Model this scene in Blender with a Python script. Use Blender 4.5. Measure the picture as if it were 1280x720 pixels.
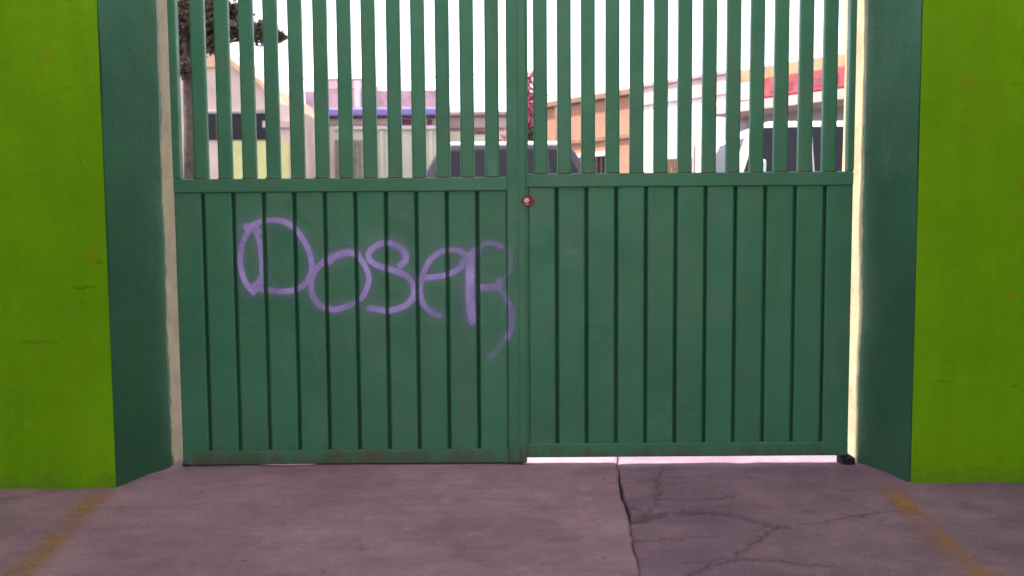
import bpy, bmesh, math, random
import numpy as np
from mathutils import Vector, noise as mnoise

for o in list(bpy.data.objects):
    bpy.data.objects.remove(o)
scene = bpy.context.scene
C = scene.collection
R = math.radians

# ------------------------------------------------------------------ camera
CAM_H, PITCH, ROLL, F = 1.30, 4.3, 0.40, 1150.0
cd = bpy.data.cameras.new('camera')
cam = bpy.data.objects.new('camera', cd)
C.objects.link(cam)
cam.location = (0, 0, CAM_H)
cam.rotation_mode = 'XYZ'
cd.sensor_width = 36.0
cd.lens = F / 1280.0 * 36.0
cd.clip_start, cd.clip_end = 0.05, 2000.0
cd.dof.use_dof = True
cd.dof.focus_distance = 4.7
cd.dof.aperture_fstop = 2.2
_p, _r = R(PITCH), R(ROLL)
_fw = Vector((0, math.cos(_p), -math.sin(_p)))
_rt0 = Vector((1, 0, 0))
_up0 = _rt0.cross(_fw)
_rt = math.cos(_r) * _rt0 - math.sin(_r) * _up0
_up = math.sin(_r) * _rt0 + math.cos(_r) * _up0
from mathutils import Matrix
cam.rotation_euler = Matrix((_rt, _up, -_fw)).transposed().to_euler()
scene.camera = cam

def at(px, py, Y):
    """real place, at distance Y, of a point read off the photograph (survey helper)"""
    d = _fw * F + _rt * (px - 640) + _up * (360 - py)
    return Vector((0, 0, CAM_H)) + d * (Y / d.y)

# ------------------------------------------------------------------ light
SUN_EL, SUN_AZ = 67.0, 0.0           # hazy sun standing along the street, to the left
w = bpy.data.worlds.new('World')
scene.world = w
w.use_nodes = True
nt = w.node_tree
nt.nodes.clear()
sky = nt.nodes.new('ShaderNodeTexSky')
sky.sky_type = 'NISHITA'
sky.sun_disc = False
sky.sun_elevation = R(SUN_EL)
sky.sun_rotation = R(-90 - SUN_AZ)
sky.altitude = 2200
sky.air_density = 1.0
sky.dust_density = 6.0
sky.ozone_density = 1.0
hsv = nt.nodes.new('ShaderNodeHueSaturation')
hsv.inputs['Saturation'].default_value = 0.35      # thin white overcast veil
bg = nt.nodes.new('ShaderNodeBackground')
bg.inputs['Strength'].default_value = 0.15
wo = nt.nodes.new('ShaderNodeOutputWorld')
nt.links.new(sky.outputs[0], hsv.inputs['Color'])
nt.links.new(hsv.outputs[0], bg.inputs['Color'])
nt.links.new(bg.outputs[0], wo.inputs['Surface'])

sd = bpy.data.lights.new('sun', 'SUN')
sd.energy = 3.4
sd.angle = R(1.0)
sd.color = (1.0, 0.93, 0.80)
sun = bpy.data.objects.new('sun', sd)
C.objects.link(sun)
sun.location = (-20, 0, 30)
# light travels towards +x, a little towards +y, and down
sun.rotation_euler = Vector((math.cos(R(SUN_EL)) * math.cos(R(SUN_AZ)), math.cos(R(SUN_EL)) * math.sin(R(SUN_AZ)), -math.sin(R(SUN_EL)))).to_track_quat('-Z', 'Y').to_euler()

vs = scene.view_settings
vs.view_transform = 'Standard'
vs.look = 'None'
vs.gamma = 1.0
vs.use_curve_mapping = False
vs.exposure = 2.2
scene.render.engine = 'CYCLES'
scene.cycles.filter_width = 1.6      # soft phone lens

# ------------------------------------------------------------------ materials
class N:
    def __init__(s, name):
        s.m = bpy.data.materials.new(name)
        s.m.use_nodes = True
        s.t = s.m.node_tree
        s.b = s.t.nodes['Principled BSDF']
        s.out = s.t.nodes['Material Output']
        s.co = s.t.nodes.new('ShaderNodeTexCoord')
        s.shift, s.shifted = False, None
    def node(s, typ, **kw):
        n = s.t.nodes.new(typ)
        for k, v in kw.items():
            setattr(n, k, v)
        return n
    def link(s, a, b):
        s.t.links.new(a, b)
    def noise(s, scale, detail=4, rough=.55, stretch=None, dist=0.0, coord='Object'):
        n = s.node('ShaderNodeTexNoise')
        n.inputs['Scale'].default_value = scale
        n.inputs['Detail'].default_value = detail
        n.inputs['Roughness'].default_value = rough
        n.inputs['Distortion'].default_value = dist
        src = s.co.outputs[coord]
        if s.shift:
            if s.shifted is None:
                oi = s.node('ShaderNodeObjectInfo')
                mu = s.node('ShaderNodeVectorMath', operation='ADD')
                cv = s.node('ShaderNodeCombineXYZ')
                rm = s.math('MULTIPLY', oi.outputs['Random'], 37.0)
                s.link(rm, cv.inputs[0]); s.link(rm, cv.inputs[2])
                s.link(src, mu.inputs[0]); s.link(cv.outputs[0], mu.inputs[1])
                s.shifted = mu.outputs[0]
            src = s.shifted
        if stretch:
            mp = s.node('ShaderNodeMapping')
            mp.inputs['Scale'].default_value = stretch
            s.link(src, mp.inputs['Vector'])
            src = mp.outputs[0]
        s.link(src, n.inputs['Vector'])
        return n.outputs['Fac']
    def ramp(s, fac, a, b, va=0.0, vb=1.0):
        n = s.node('ShaderNodeMapRange')
        n.inputs['From Min'].default_value = a
        n.inputs['From Max'].default_value = b
        n.inputs['To Min'].default_value = va
        n.inputs['To Max'].default_value = vb
        s.link(fac, n.inputs['Value'])
        return n.outputs[0]
    def mix(s, fac, a, b):
        n = s.node('ShaderNodeMix', data_type='RGBA')
        for sock, v in ((n.inputs['Factor'], fac), (n.inputs[6], a), (n.inputs[7], b)):
            if hasattr(v, 'is_linked') or hasattr(v, 'links'):
                s.link(v, sock)
            elif isinstance(v, tuple):
                sock.default_value = (*v, 1) if len(v) == 3 else v
            else:
                sock.default_value = v
        return n.outputs[2]
    def math(s, op, a, b=0.0):
        n = s.node('ShaderNodeMath', operation=op)
        for sock, v in ((n.inputs[0], a), (n.inputs[1], b)):
            if hasattr(v, 'links'):
                s.link(v, sock)
            else:
                sock.default_value = v
        return n.outputs[0]
    def attr(s, name):
        n = s.node('ShaderNodeAttribute', attribute_name=name)
        return n.outputs['Fac']
    def bump(s, fac, strength=.3, dist=.01):
        n = s.node('ShaderNodeBump')
        n.inputs['Strength'].default_value = strength
        n.inputs['Distance'].default_value = dist
        s.link(fac, n.inputs['Height'])
        s.link(n.outputs[0], s.b.inputs['Normal'])
    def done(s, col, rough=.6, spec=.5, metal=0.0):
        if hasattr(col, 'links'):
            s.link(col, s.b.inputs['Base Color'])
        else:
            s.b.inputs['Base Color'].default_value = (*col, 1)
        if hasattr(rough, 'links'):
            s.link(rough, s.b.inputs['Roughness'])
        else:
            s.b.inputs['Roughness'].default_value = rough
        s.b.inputs['Specular IOR Level'].default_value = spec
        s.b.inputs['Metallic'].default_value = metal
        return s.m

def plain(name, col, rough=.6, spec=.4, metal=0.0, var=.25, scale=3.0, bump=.15, bscale=60):
    n = N(name)
    k = n.ramp(n.noise(scale, 5), .3, .7)
    c = n.mix(k, tuple(v * (1 - var) for v in col), tuple(min(v * (1 + var), .95) for v in col))
    if bump:
        n.bump(n.noise(bscale, 4), bump, .004)
    return n.done(c, rough, spec, metal)

M = {}

def lime_wall():
    n = N('lime_paint')
    big = n.ramp(n.noise(1.3, 6, .66), .32, .68)
    c = n.mix(big, (.152, .325, .0015), (.205, .415, .004))
    roller = n.ramp(n.noise(7, 5, .65, (1, 1, .16)), .40, .68)
    c = n.mix(n.math('MULTIPLY', roller, .45), c, (.128, .285, .003))
    cloud = n.ramp(n.noise(3.1, 5, .7), .52, .72)
    c = n.mix(n.math('MULTIPLY', cloud, .30), c, (.235, .37, .01))
    sp = n.ramp(n.noise(6.5, 3, .5), .66, .74)
    c = n.mix(n.math('MULTIPLY', sp, .40), c, (.34, .20, .02))
    chip = n.ramp(n.noise(23, 3, .5), .70, .735)
    c = n.mix(n.math('MULTIPLY', chip, .5), c, (.30, .30, .10))
    scuff = n.ramp(n.noise(11, 4, .6, (.4, .4, 1.6)), .66, .74)
    c = n.mix(n.math('MULTIPLY', scuff, .5), c, (.055, .11, .006))
    # mud splashes along the foot of the wall
    sep = n.node('ShaderNodeSeparateXYZ')
    n.link(n.co.outputs['Object'], sep.inputs[0])
    low = n.ramp(n.math('ADD', sep.outputs['Z'], n.ramp(n.noise(9, 6, .7), .2, .8, .10, -.10)), .02, .075, 1.0, 0.0)
    c = n.mix(n.math('MULTIPLY', low, .30), c, (.10, .13, .03))
    h = n.math('ADD', n.noise(30, 6, .65), n.math('MULTIPLY', n.noise(5, 3), 1.5))
    n.bump(h, .28, .014)
    return n.done(c, .7, .12)
M['lime'] = lime_wall()

def jamb_paint():
    """dark green oil paint that ends in a ragged edge at the gate; bare cream plaster beyond"""
    n = N('jamb_paint')
    sep = n.node('ShaderNodeSeparateXYZ')
    n.link(n.co.outputs['Object'], sep.inputs[0])
    wob = n.ramp(n.noise(9, 5, .6), .2, .8, -.035, .035)
    yv = n.math('ADD', sep.outputs['Y'], wob)
    edge = n.ramp(yv, 4.815, 4.825)
    k = n.ramp(n.noise(2.2, 5), .3, .7)
    green = n.mix(k, (.028, .105, .060), (.042, .135, .080))
    chip = n.ramp(n.noise(14, 3, .5), .735, .77)
    green = n.mix(n.math('MULTIPLY', chip, .5), green, (.16, .19, .13))
    pk = n.ramp(n.noise(7, 6, .65), .3, .7)
    plaster = n.mix(pk, (.34, .265, .165), (.48, .385, .25))
    c = n.mix(edge, green, plaster)
    n.bump(n.noise(30, 6, .65), .35, .012)
    return n.done(c, n.ramp(edge, 0, 1, .48, .9), .4)
M['jamb'] = jamb_paint()

def gate_paint():
    n = N('gate_green_enamel')
    n.shift = True
    k = n.ramp(n.noise(1.6, 5, .6, coord='Object'), .3, .7)
    c = n.mix(k, (.030, .142, .080), (.048, .188, .110))
    streak = n.ramp(n.noise(11, 5, .65, (1, 1, .05)), .50, .76)
    c = n.mix(n.math('MULTIPLY', streak, .55), c, (.070, .145, .095))
    dust = n.ramp(n.noise(3.6, 6, .72), .48, .76)
    c = n.mix(n.math('MULTIPLY', dust, .42), c, (.115, .170, .12))
    scr = n.ramp(n.noise(20, 3, .5, (1, 1, .35), .6), .70, .73)
    c = n.mix(n.math('MULTIPLY', scr, .45), c, (.13, .17, .12))
    chip = n.ramp(n.noise(37, 3, .5), .715, .745)
    c = n.mix(n.math('MULTIPLY', chip, .7), c, (.15, .085, .045))
    # rust and mud creeping up from the bottom edge in an uneven line
    sep = n.node('ShaderNodeSeparateXYZ')
    n.link(n.co.outputs['Object'], sep.inputs[0])
    low = n.ramp(n.math('ADD', sep.outputs['Z'], n.ramp(n.noise(7, 6, .7, (1, 1, .4)), .2, .8, .12, -.12)), .01, .10, 1.0, 0.0)
    c = n.mix(n.math('MULTIPLY', low, .75), c, (.085, .055, .040))
    dents = n.math('ADD', n.math('MULTIPLY', n.noise(2.6, 3), 3.0), n.math('MULTIPLY', n.noise(40, 4), .25))
    n.bump(dents, .22, .02)
    return n.done(c, n.ramp(n.noise(4, 4), .3, .7, .38, .60), .45)
M['gate'] = gate_paint()

def groove_paint():  # channel floor coloured darker to deepen the shade in the grooves
    n = N('gate_channel_shade')
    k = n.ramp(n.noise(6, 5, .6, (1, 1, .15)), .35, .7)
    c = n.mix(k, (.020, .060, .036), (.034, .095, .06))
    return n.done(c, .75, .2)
M['groove'] = groove_paint()

def concrete(name, a, b, stain, seedoff):
    n = N(name)
    big = n.ramp(n.noise(1.5 + seedoff, 6, .68), .36, .64)
    c = n.mix(big, a, b)
    mid = n.ramp(n.noise(4.5 + seedoff, 6, .7, (1, 1.6, 1)), .48, .74)
    c = n.mix(n.math('MULTIPLY', mid, .55), c, stain)
    pale = n.ramp(n.noise(7.3 + seedoff, 5, .6), .58, .76)
    c = n.mix(n.math('MULTIPLY', pale, .6), c, tuple(v * 1.25 for v in b))
    spot = n.ramp(n.noise(19 + seedoff, 3, .5), .69, .74)
    c = n.mix(n.math('MULTIPLY', spot, .6), c, tuple(v * .4 for v in stain))
    fine = n.ramp(n.noise(130, 4, .7), .36, .68)
    c = n.mix(n.math('MULTIPLY', fine, .45), c, tuple(v * .55 for v in a))
    grit = n.ramp(n.noise(75, 2, .5), .66, .72)
    c = n.mix(n.math('MULTIPLY', grit, .5), c, tuple(min(v * 1.5, .8) for v in b))
    worn = n.ramp(n.noise(2.7 + seedoff, 6, .75, (1, 2.2, 1), .5), .50, .70)
    c = n.mix(n.math('MULTIPLY', worn, .6), c, tuple(v * .62 for v in a))
    cr = n.attr('crack')
    c = n.mix(n.math('MULTIPLY', cr, .50), c, (.060, .045, .050))
    h = n.math('ADD', n.noise(26, 6, .65), n.math('MULTIPLY', n.noise(170, 3), .35))
    n.bump(h, .65, .014)
    return n.done(c, .9, .2)
M['slab_pale'] = concrete('pale_concrete', (.250, .148, .195), (.400, .240, .290), (.195, .125, .178), 0)
M['slab_old'] = concrete('old_concrete', (.195, .118, .165), (.290, .178, .230), (.140, .092, .135), .37)
M['asphalt'] = plain('asphalt', (.085, .080, .080), .9, .2, var=.3, scale=.6, bump=.4, bscale=40)

def worn_yellow():
    n = N('worn_yellow_paint')
    k = n.ramp(n.noise(11, 6, .75), .28, .60)
    k2 = n.ramp(n.noise(3.0, 3, .6), .38, .60, .30, 1.0)
    fac = n.math('MULTIPLY', n.math('MULTIPLY', k, k2), n.attr('edge'))
    n.b.inputs['Alpha'].default_value = 1
    n.link(n.math('MULTIPLY', fac, .55), n.b.inputs['Alpha'])
    c = n.mix(n.ramp(n.noise(25, 4), .3, .7), (.42, .17, .012), (.52, .24, .02))
    return n.done(c, .8, .2)
M['yellow_line'] = worn_yellow()

def spray():
    n = N('purple_spray_paint')
    a = n.attr('paint')
    g = n.ramp(n.noise(190, 2, .5), .2, .75, .72, 1.08)
    n.link(n.math('MINIMUM', n.math('MULTIPLY', a, g), 1.0), n.b.inputs['Alpha'])
    c = n.mix(n.ramp(n.noise(8, 3), .3, .7), (.50, .31, .90), (.60, .42, .92))
    return n.done(c, .7, .25)
M['spray'] = spray()

M['red_rust'] = plain('red_lead_paint', (.30, .035, .045), .7, .3, var=.35, scale=40)
M['steel'] = plain('worn_steel', (.45, .42, .42), .4, .5, .8, scale=40)
M['black_grime'] = plain('grimy_pivot', (.022, .018, .018), .85, .2, scale=20)
M['added_shade_slab'] = plain('added_shade_slab_plaster', (.55, .53, .50), .85, .2)
M['pink'] = plain('pink_plaster', (.55, .40, .36), .9, .2, scale=.8)
M['salmon'] = plain('salmon_plaster', (.60, .36, .25), .9, .2, scale=.8)
M['cream'] = plain('cream_plaster', (.56, .51, .40), .9, .2, var=.12, scale=.7)
M['yellow_wall'] = plain('yellow_plaster', (.52, .47, .22), .9, .2, var=.12)
M['blue'] = plain('blue_violet_trim', (.20, .17, .42), .8, .2, var=.12)
M['mauve'] = plain('mauve_plaster', (.36, .23, .27), .9, .2)
M['maroon'] = plain('maroon_trim', (.16, .05, .07), .8, .2)
M['tan_door'] = plain('tan_steel_door', (.26, .22, .16), .6, .3, scale=6)
M['rose'] = plain('rose_plaster', (.48, .33, .32), .9, .2, scale=.8)
M['orange'] = plain('orange_plaster', (.33, .165, .115), .9, .2, var=.2, scale=1.2)
M['brick'] = plain('brown_orange_plaster', (.22, .12, .095), .9, .2, var=.25, scale=2)
M['white_wall'] = plain('white_plaster', (.62, .53, .55), .9, .2, var=.08)
M['ochre'] = plain('ochre_trim', (.34, .21, .13), .85, .2)
M['red_sign'] = plain('red_sign_band', (.27, .045, .06), .6, .3)
M['grey_blue'] = plain('grey_blue_awning', (.36, .38, .46), .8, .2)
M['grey_mauve'] = plain('grey_mauve_plaster', (.34, .28, .32), .9, .2)
M['dark_glass'] = plain('dark_window', (.015, .013, .02), .35, .15, var=.1, bump=0)
M['wood'] = plain('dark_wood', (.10, .055, .035), .7, .3, scale=5)
M['silver'] = plain('silver_car_paint', (.55, .54, .56), .25, .5, .35, var=.03, bump=0)
M['white_paint'] = plain('white_van_paint', (.75, .75, .75), .25, .5, 0, var=.03, bump=0)
M['dark_paint'] = plain('dark_plum_car_paint', (.035, .025, .035), .25, .5, .2, var=.05, bump=0)
M['tyre'] = plain('tyre_rubber', (.02, .02, .02), .8, .3, bump=0)
M['chrome'] = plain('wheel_alloy', (.5, .5, .5), .3, .5, .9, bump=0)
M['lampglass'] = plain('lamp_glass', (.6, .58, .55), .15, .5, bump=0)
M['tail'] = plain('tail_lamp', (.4, .02, .02), .2, .5, bump=0)
M['bark'] = plain('bark', (.085, .06, .05), .9, .2, var=.4, scale=9, bump=.6, bscale=25)
M['leaf_dark'] = plain('dry_olive_leaves', (.085, .058, .040), .6, .3, var=.4, scale=5, bump=0)
M['leaf_green'] = plain('green_leaves', (.05, .085, .03), .6, .3, var=.4, scale=5, bump=0)
M['bract'] = plain('crimson_bracts', (.36, .08, .13), .6, .3, var=.35, scale=6, bump=0)
M['cable'] = plain('black_cable', (.02, .02, .02), .7, .3, bump=0)
M['lime_side'] = M['lime']

# ------------------------------------------------------------------ helpers
def link(name, me, mat=None, parent=None, loc=None):
    o = bpy.data.objects.new(name, me)
    C.objects.link(o)
    if mat is not None and me is not None and not me.materials:
        me.materials.append(M[mat])
    if parent is not None:
        o.parent = parent
    if loc is not None:
        o.location = loc
    return o

def thing(name, label, cat, loc=(0, 0, 0), group=None):
    o = link(name, None, loc=loc)
    o.empty_display_size = .2
    return tag(o, label, cat, group)

def tag(o, label, cat, group=None):
    o['label'] = label
    o['category'] = cat
    if group:
        o['group'] = group
    return o

def struct(o):
    o['kind'] = 'structure'
    return o

def box_mesh(x0, x1, y0, y1, z0, z1, bev=0.0, seg=1):
    bm = bmesh.new()
    bmesh.ops.create_cube(bm, size=1)
    for v in bm.verts:
        v.co = Vector(((x0 + x1) / 2 + v.co.x * (x1 - x0), (y0 + y1) / 2 + v.co.y * (y1 - y0),
                       (z0 + z1) / 2 + v.co.z * (z1 - z0)))
    if bev:
        bmesh.ops.bevel(bm, geom=bm.edges[:], offset=bev, segments=seg, profile=.5, affect='EDGES', clamp_overlap=True)
    me = bpy.data.meshes.new('box')
    bm.to_mesh(me)
    bm.free()
    return me

def box(name, x0, x1, y0, y1, z0, z1, mat, parent=None, bev=0.0, seg=1):
    """box given in world coordinates; the object's origin moves to its parent's"""
    off = parent_origin(parent)
    me = box_mesh(x0 - off.x, x1 - off.x, y0 - off.y, y1 - off.y, z0 - off.z, z1 - off.z, bev, seg)
    return link(name, me, mat, parent)

def parent_origin(p):
    v = Vector((0, 0, 0))
    while p is not None:
        v += p.location
        p = p.parent
    return v

def prism_mesh(poly, axis, a, b, bev=0.0):
    """poly of 2-D points extruded along an axis: 'z' -> (x,y), 'y' -> (x,z), 'x' -> (y,z)"""
    bm = bmesh.new()
    def P(u, v, t):
        return {'z': (u, v, t), 'y': (u, t, v), 'x': (t, u, v)}[axis]
    A = [bm.verts.new(P(u, v, a)) for u, v in poly]
    B = [bm.verts.new(P(u, v, b)) for u, v in poly]
    n = len(poly)
    bm.faces.new(A)
    bm.faces.new(B[::-1])
    for i in range(n):
        bm.faces.new((A[i], B[i], B[(i + 1) % n], A[(i + 1) % n]))
    bmesh.ops.recalc_face_normals(bm, faces=bm.faces[:])
    if bev:
        bmesh.ops.bevel(bm, geom=bm.edges[:], offset=bev, segments=2, profile=.5, affect='EDGES', clamp_overlap=True)
    me = bpy.data.meshes.new('prism')
    bm.to_mesh(me)
    bm.free()
    return me

def tube_mesh(pts, radii, n=8, cap=True):
    bm = bmesh.new()
    rings = []
    for i, p in enumerate(pts):
        p = Vector(p)
        d = (Vector(pts[min(i + 1, len(pts) - 1)]) - Vector(pts[max(i - 1, 0)])).normalized()
        a = d.orthogonal().normalized() if abs(d.z) < .9 else Vector((1, 0, 0)).cross(d).normalized()
        b = d.cross(a)
        r = radii[i] if hasattr(radii, '__len__') else radii
        rings.append([bm.verts.new(p + (a * math.cos(2 * math.pi * k / n) + b * math.sin(2 * math.pi * k / n)) * r) for k in range(n)])
    for i in range(len(rings) - 1):
        for k in range(n):
            bm.faces.new((rings[i][k], rings[i][(k + 1) % n], rings[i + 1][(k + 1) % n], rings[i + 1][k]))
    if cap:
        bm.faces.new(rings[0][::-1])
        bm.faces.new(rings[-1])
    bmesh.ops.recalc_face_normals(bm, faces=bm.faces[:])
    for f in bm.faces:
        f.smooth = True
    me = bpy.data.meshes.new('tube')
    bm.to_mesh(me)
    bm.free()
    return me

def cyl_mesh(c, axis, r, h, n=20, bev=0.0):
    d = {'x': Vector((1, 0, 0)), 'y': Vector((0, 1, 0)), 'z': Vector((0, 0, 1))}[axis] * h / 2
    c = Vector(c)
    me = tube_mesh([c - d, c + d], r, n)
    for p in me.polygons:
        p.use_smooth = len(p.vertices) == 4
    return me

def fbm(x, y, z=0.0, o=4):
    return mnoise.fractal((x, y, z), 1.0, 2.0, o)

# ------------------------------------------------------------------ the ground
STREET = 0.60
def ground_z(y):
    if y < 5.25:
        return -.05
    if y > 9.5:
        return STREET
    t = (y - 5.25) / (9.5 - 5.25)
    return -.05 + (STREET + .05) * (t * t * (3 - 2 * t))
ys = [-120, -60, -20, -5, 0, 3, 5.25, 5.8, 6.4, 7, 7.6, 8.2, 8.8, 9.5, 12, 20, 40, 70, 120]
xs = [-120, -60, -12, -6, -2, 2, 6, 12, 60, 120]
gv = [(x, y, ground_z(y)) for y in ys for x in xs]
gf = [(j * len(xs) + i, j * len(xs) + i + 1, (j + 1) * len(xs) + i + 1, (j + 1) * len(xs) + i)
      for j in range(len(ys) - 1) for i in range(len(xs) - 1)]
me = bpy.data.meshes.new('ground')
me.from_pydata(gv, [], gf)
ground = struct(link('ground', me, 'asphalt'))

# cracks measured on the floor: polyline, half width, depth
rnd = random.Random(4)
def jag(pts, amp=.018, sub=5):
    out = []
    for a, b in zip(pts, pts[1:]):
        for k in range(sub):
            t = k / sub
            j = amp * (0 if (k == 0 and a == pts[0]) else 1)
            out.append((a[0] + (b[0] - a[0]) * t + rnd.uniform(-j, j), a[1] + (b[1] - a[1]) * t + rnd.uniform(-j, j)))
    out.append(pts[-1])
    return out
joint_line = jag([(.60, 5.25), (.553, 4.80), (.515, 4.36), (.507, 4.0), (.48, 3.6), (.459, 3.26), (.43, 2.6), (.42, 0), (.40, -3)], .006, 6)
cracks = [
    (jag([(.50, 3.915), (.56, 3.93), (.628, 3.965), (.72, 4.0), (.812, 4.012), (.91, 3.99), (.993, 3.95), (1.097, 3.82), (1.16, 3.79)]), .022, .020),
    (jag([(.782, 4.76), (.735, 4.60), (.717, 4.49), (.70, 4.33), (.658, 4.165), (.64, 4.06), (.60, 3.98)]), .011, .012),
    (jag([(.60, 3.985), (.56, 4.02), (.54, 4.06), (.52, 4.03)]), .010, .010),
    (jag([(1.225, 3.85), (1.34, 3.875), (1.456, 3.918), (1.56, 3.96), (1.66, 4.0), (1.80, 4.04)]), .013, .012),
    (jag([(1.12, 3.82), (1.06, 3.75), (.97, 3.62), (.881, 3.495), (.78, 3.40), (.674, 3.32), (.55, 3.2)]), .012, .010),
    (jag([(.654, 3.42), (.80, 3.44), (.936, 3.43), (1.05, 3.39), (1.20, 3.36)]), .011, .008),
    (jag([(.66, 4.20), (.80, 4.17), (.92, 4.19), (1.04, 4.24)]), .010, .008),
    (jag([(.50, 3.66), (.60, 3.68), (.70, 3.69), (.84, 3.70)]), .011, .008),
]

def seg_dist(px, py, poly):
    d = np.full(px.shape, 9.0)
    for (x0, y0), (x1, y1) in zip(poly, poly[1:]):
        dx, dy = x1 - x0, y1 - y0
        L = dx * dx + dy * dy + 1e-12
        t = np.clip(((px - x0) * dx + (py - y0) * dy) / L, 0, 1)
        d = np.minimum(d, np.hypot(px - x0 - t * dx, py - y0 - t * dy))
    return d

def vnoise(px, py, scale, seed):
    """smooth value noise, numpy"""
    rs = np.random.RandomState(seed)
    G = rs.rand(256, 256)
    u, v = px * scale + 100, py * scale + 100
    i, j = np.floor(u).astype(int), np.floor(v).astype(int)
    fu, fv = u - i, v - j
    fu, fv = fu * fu * (3 - 2 * fu), fv * fv * (3 - 2 * fv)
    g = lambda a, b: G[a % 256, b % 256]
    return (g(i, j) * (1 - fu) + g(i + 1, j) * fu) * (1 - fv) + (g(i, j + 1) * (1 - fu) + g(i + 1, j + 1) * fu) * fv

def joint_x(yv):
    p = sorted(joint_line, key=lambda q: q[1])
    return np.interp(yv, [q[1] for q in p], [q[0] for q in p])

def slab_height(px, py, old):
    h = (vnoise(px, py, 1.3, 1) - .5) * .012 + (vnoise(px, py, 5, 2) - .5) * .005 + (vnoise(px, py, 22, 3) - .5) * .0022
    # raised lip under the left leaf, with a dip where daylight comes through
    lip = np.exp(-((py - 4.90) / .10) ** 2)
    dip = np.exp(-((px + 1.19) / .16) ** 6)
    h = h * (1 - lip * .8) + lip * np.where(px < .06, -.001 - .014 * dip + .0085, -.008)
    # trodden edge round the foot of the jambs
    h = h + .005 * np.exp(-((np.abs(px) - 1.88) / .07) ** 2) * np.exp(-((py - 4.6) / .22) ** 2)
    if old:
        h = h + (vnoise(px, py, 9, 7) - .5) * .006 - .007
        # the piece behind the long crack has heaved
        cy = np.interp(px, [.5, .63, .81, .99, 1.1, 1.8], [3.92, 3.97, 4.01, 3.95, 3.84, 3.95])
        t = np.clip((py - cy) / .03 + .5, 0, 1)
        fade = np.clip((1.15 - px) / .4, 0, 1)
        h = h + .013 * fade * t * np.clip(1 - (py - cy) / .5, 0, 1)
    return h

def make_slab(name, side):
    ysd = np.concatenate([np.linspace(-3.0, 2.6, 30, endpoint=False), np.arange(2.6, 5.25, .0105), [5.25]])
    nx_d = 330 if side < 0 else 230
    if side < 0:
        u = np.concatenate([np.linspace(0, .55, 26, endpoint=False), np.linspace(.55, 1, nx_d)])
    else:
        u = np.concatenate([np.linspace(0, .36, nx_d, endpoint=False), np.linspace(.36, 1, 40)])
    U, Y = np.meshgrid(u, ysd)
    jx = joint_x(Y)
    ragged = (vnoise(Y * 1.0, Y * 0 + side, 14, 11) - .5) * .018
    gap = .0062 * np.clip(vnoise(Y, Y * 0, 4.5, 13) * 2.0 - .45, .12, 1.3)
    if side < 0:
        X = -5.9 + U * (jx - gap + ragged * .25 + 5.9)
    else:
        X = (jx + gap + ragged * .25) + U * (5.9 - jx)
    H = slab_height(X, Y, side > 0)
    crack = np.zeros_like(X)
    if side > 0:
        near = (X < 2.2) & (Y > 2.6)
        for poly, wd, dp in cracks:
            d = np.full(X.shape, 9.0)
            d[near] = seg_dist(X[near], Y[near], poly)
            wv = wd * (.45 + 1.1 * vnoise(X, Y, 7, 21))
            k = np.clip(1 - d / wv, 0, 1)
            H = H - dp * k
            crack = np.maximum(crack, np.clip(k * 1.8, 0, 1))
            halo = np.clip(1 - d / (wv * 4.0), 0, 1) * .28 * vnoise(X, Y, 11, 22)
            crack = np.maximum(crack, halo)
    edge_d = np.abs(X - jx)
    e = np.clip(1 - edge_d / .03, 0, 1)
    H = H - .008 * e * e
    crack = np.maximum(crack, np.clip(1 - edge_d / .015, 0, 1) * .5)
    # soot and dirt that lies along the foot of the walls
    ny, nx = X.shape
    V = np.stack([X, Y, H], -1).reshape(-1, 3)
    idx = np.arange(ny * nx).reshape(ny, nx)
    F4 = np.stack([idx[:-1, :-1], idx[:-1, 1:], idx[1:, 1:], idx[1:, :-1]], -1).reshape(-1, 4)
    # skirt down to the bedding
    skirts, extra = [], []
    base = len(V)
    loop = np.concatenate([idx[0, :], idx[1:, -1], idx[-1, -2::-1], idx[-2:0:-1, 0]])
    S = V[loop].copy()
    S[:, 2] = -.06
    V = np.concatenate([V, S])
    n = len(loop)
    k = np.arange(n)
    SK = np.stack([loop, base + k, base + (k + 1) % n, np.roll(loop, -1)], -1)
    F4 = np.concatenate([F4, SK])
    me = bpy.data.meshes.new(name)
    me.vertices.add(len(V))
    me.vertices.foreach_set('co', V.astype(np.float32).ravel())
    me.loops.add(F4.size)
    me.loops.foreach_set('vertex_index', F4.astype(np.int32).ravel())
    me.polygons.add(len(F4))
    me.polygons.foreach_set('loop_start', np.arange(0, F4.size, 4, dtype=np.int32))
    me.polygons.foreach_set('loop_total', np.full(len(F4), 4, dtype=np.int32))
    a = me.attributes.new('crack', 'FLOAT', 'POINT')
    a.data.foreach_set('value', np.concatenate([crack.ravel(), np.ones(n)]).astype(np.float32))
    me.update()
    me.validate()
    return me

def grid_mesh(X, Y, Z, attrs=None):
    ny, nx = X.shape
    me = bpy.data.meshes.new('grid')
    idx = np.arange(ny * nx).reshape(ny, nx)
    F4 = np.stack([idx[:-1, :-1], idx[:-1, 1:], idx[1:, 1:], idx[1:, :-1]], -1).reshape(-1, 4)
    me.from_pydata(np.stack([X, Y, Z], -1).reshape(-1, 3).tolist(), [], F4.tolist())
    for k, v in (attrs or {}).items():
        a = me.attributes.new(k, 'FLOAT', 'POINT')
        a.data.foreach_set('value', v.astype(np.float32).ravel())
    return me

s1 = link('concrete_slab', make_slab('concrete_slab', -1), 'slab_pale', ground)
s2 = link('concrete_slab', make_slab('concrete_slab', 1), 'slab_old', ground)
s1['label'] = 'pale smooth concrete slab in front of the gate'
s2['label'] = 'darker cracked and heaved concrete slab'

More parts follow.
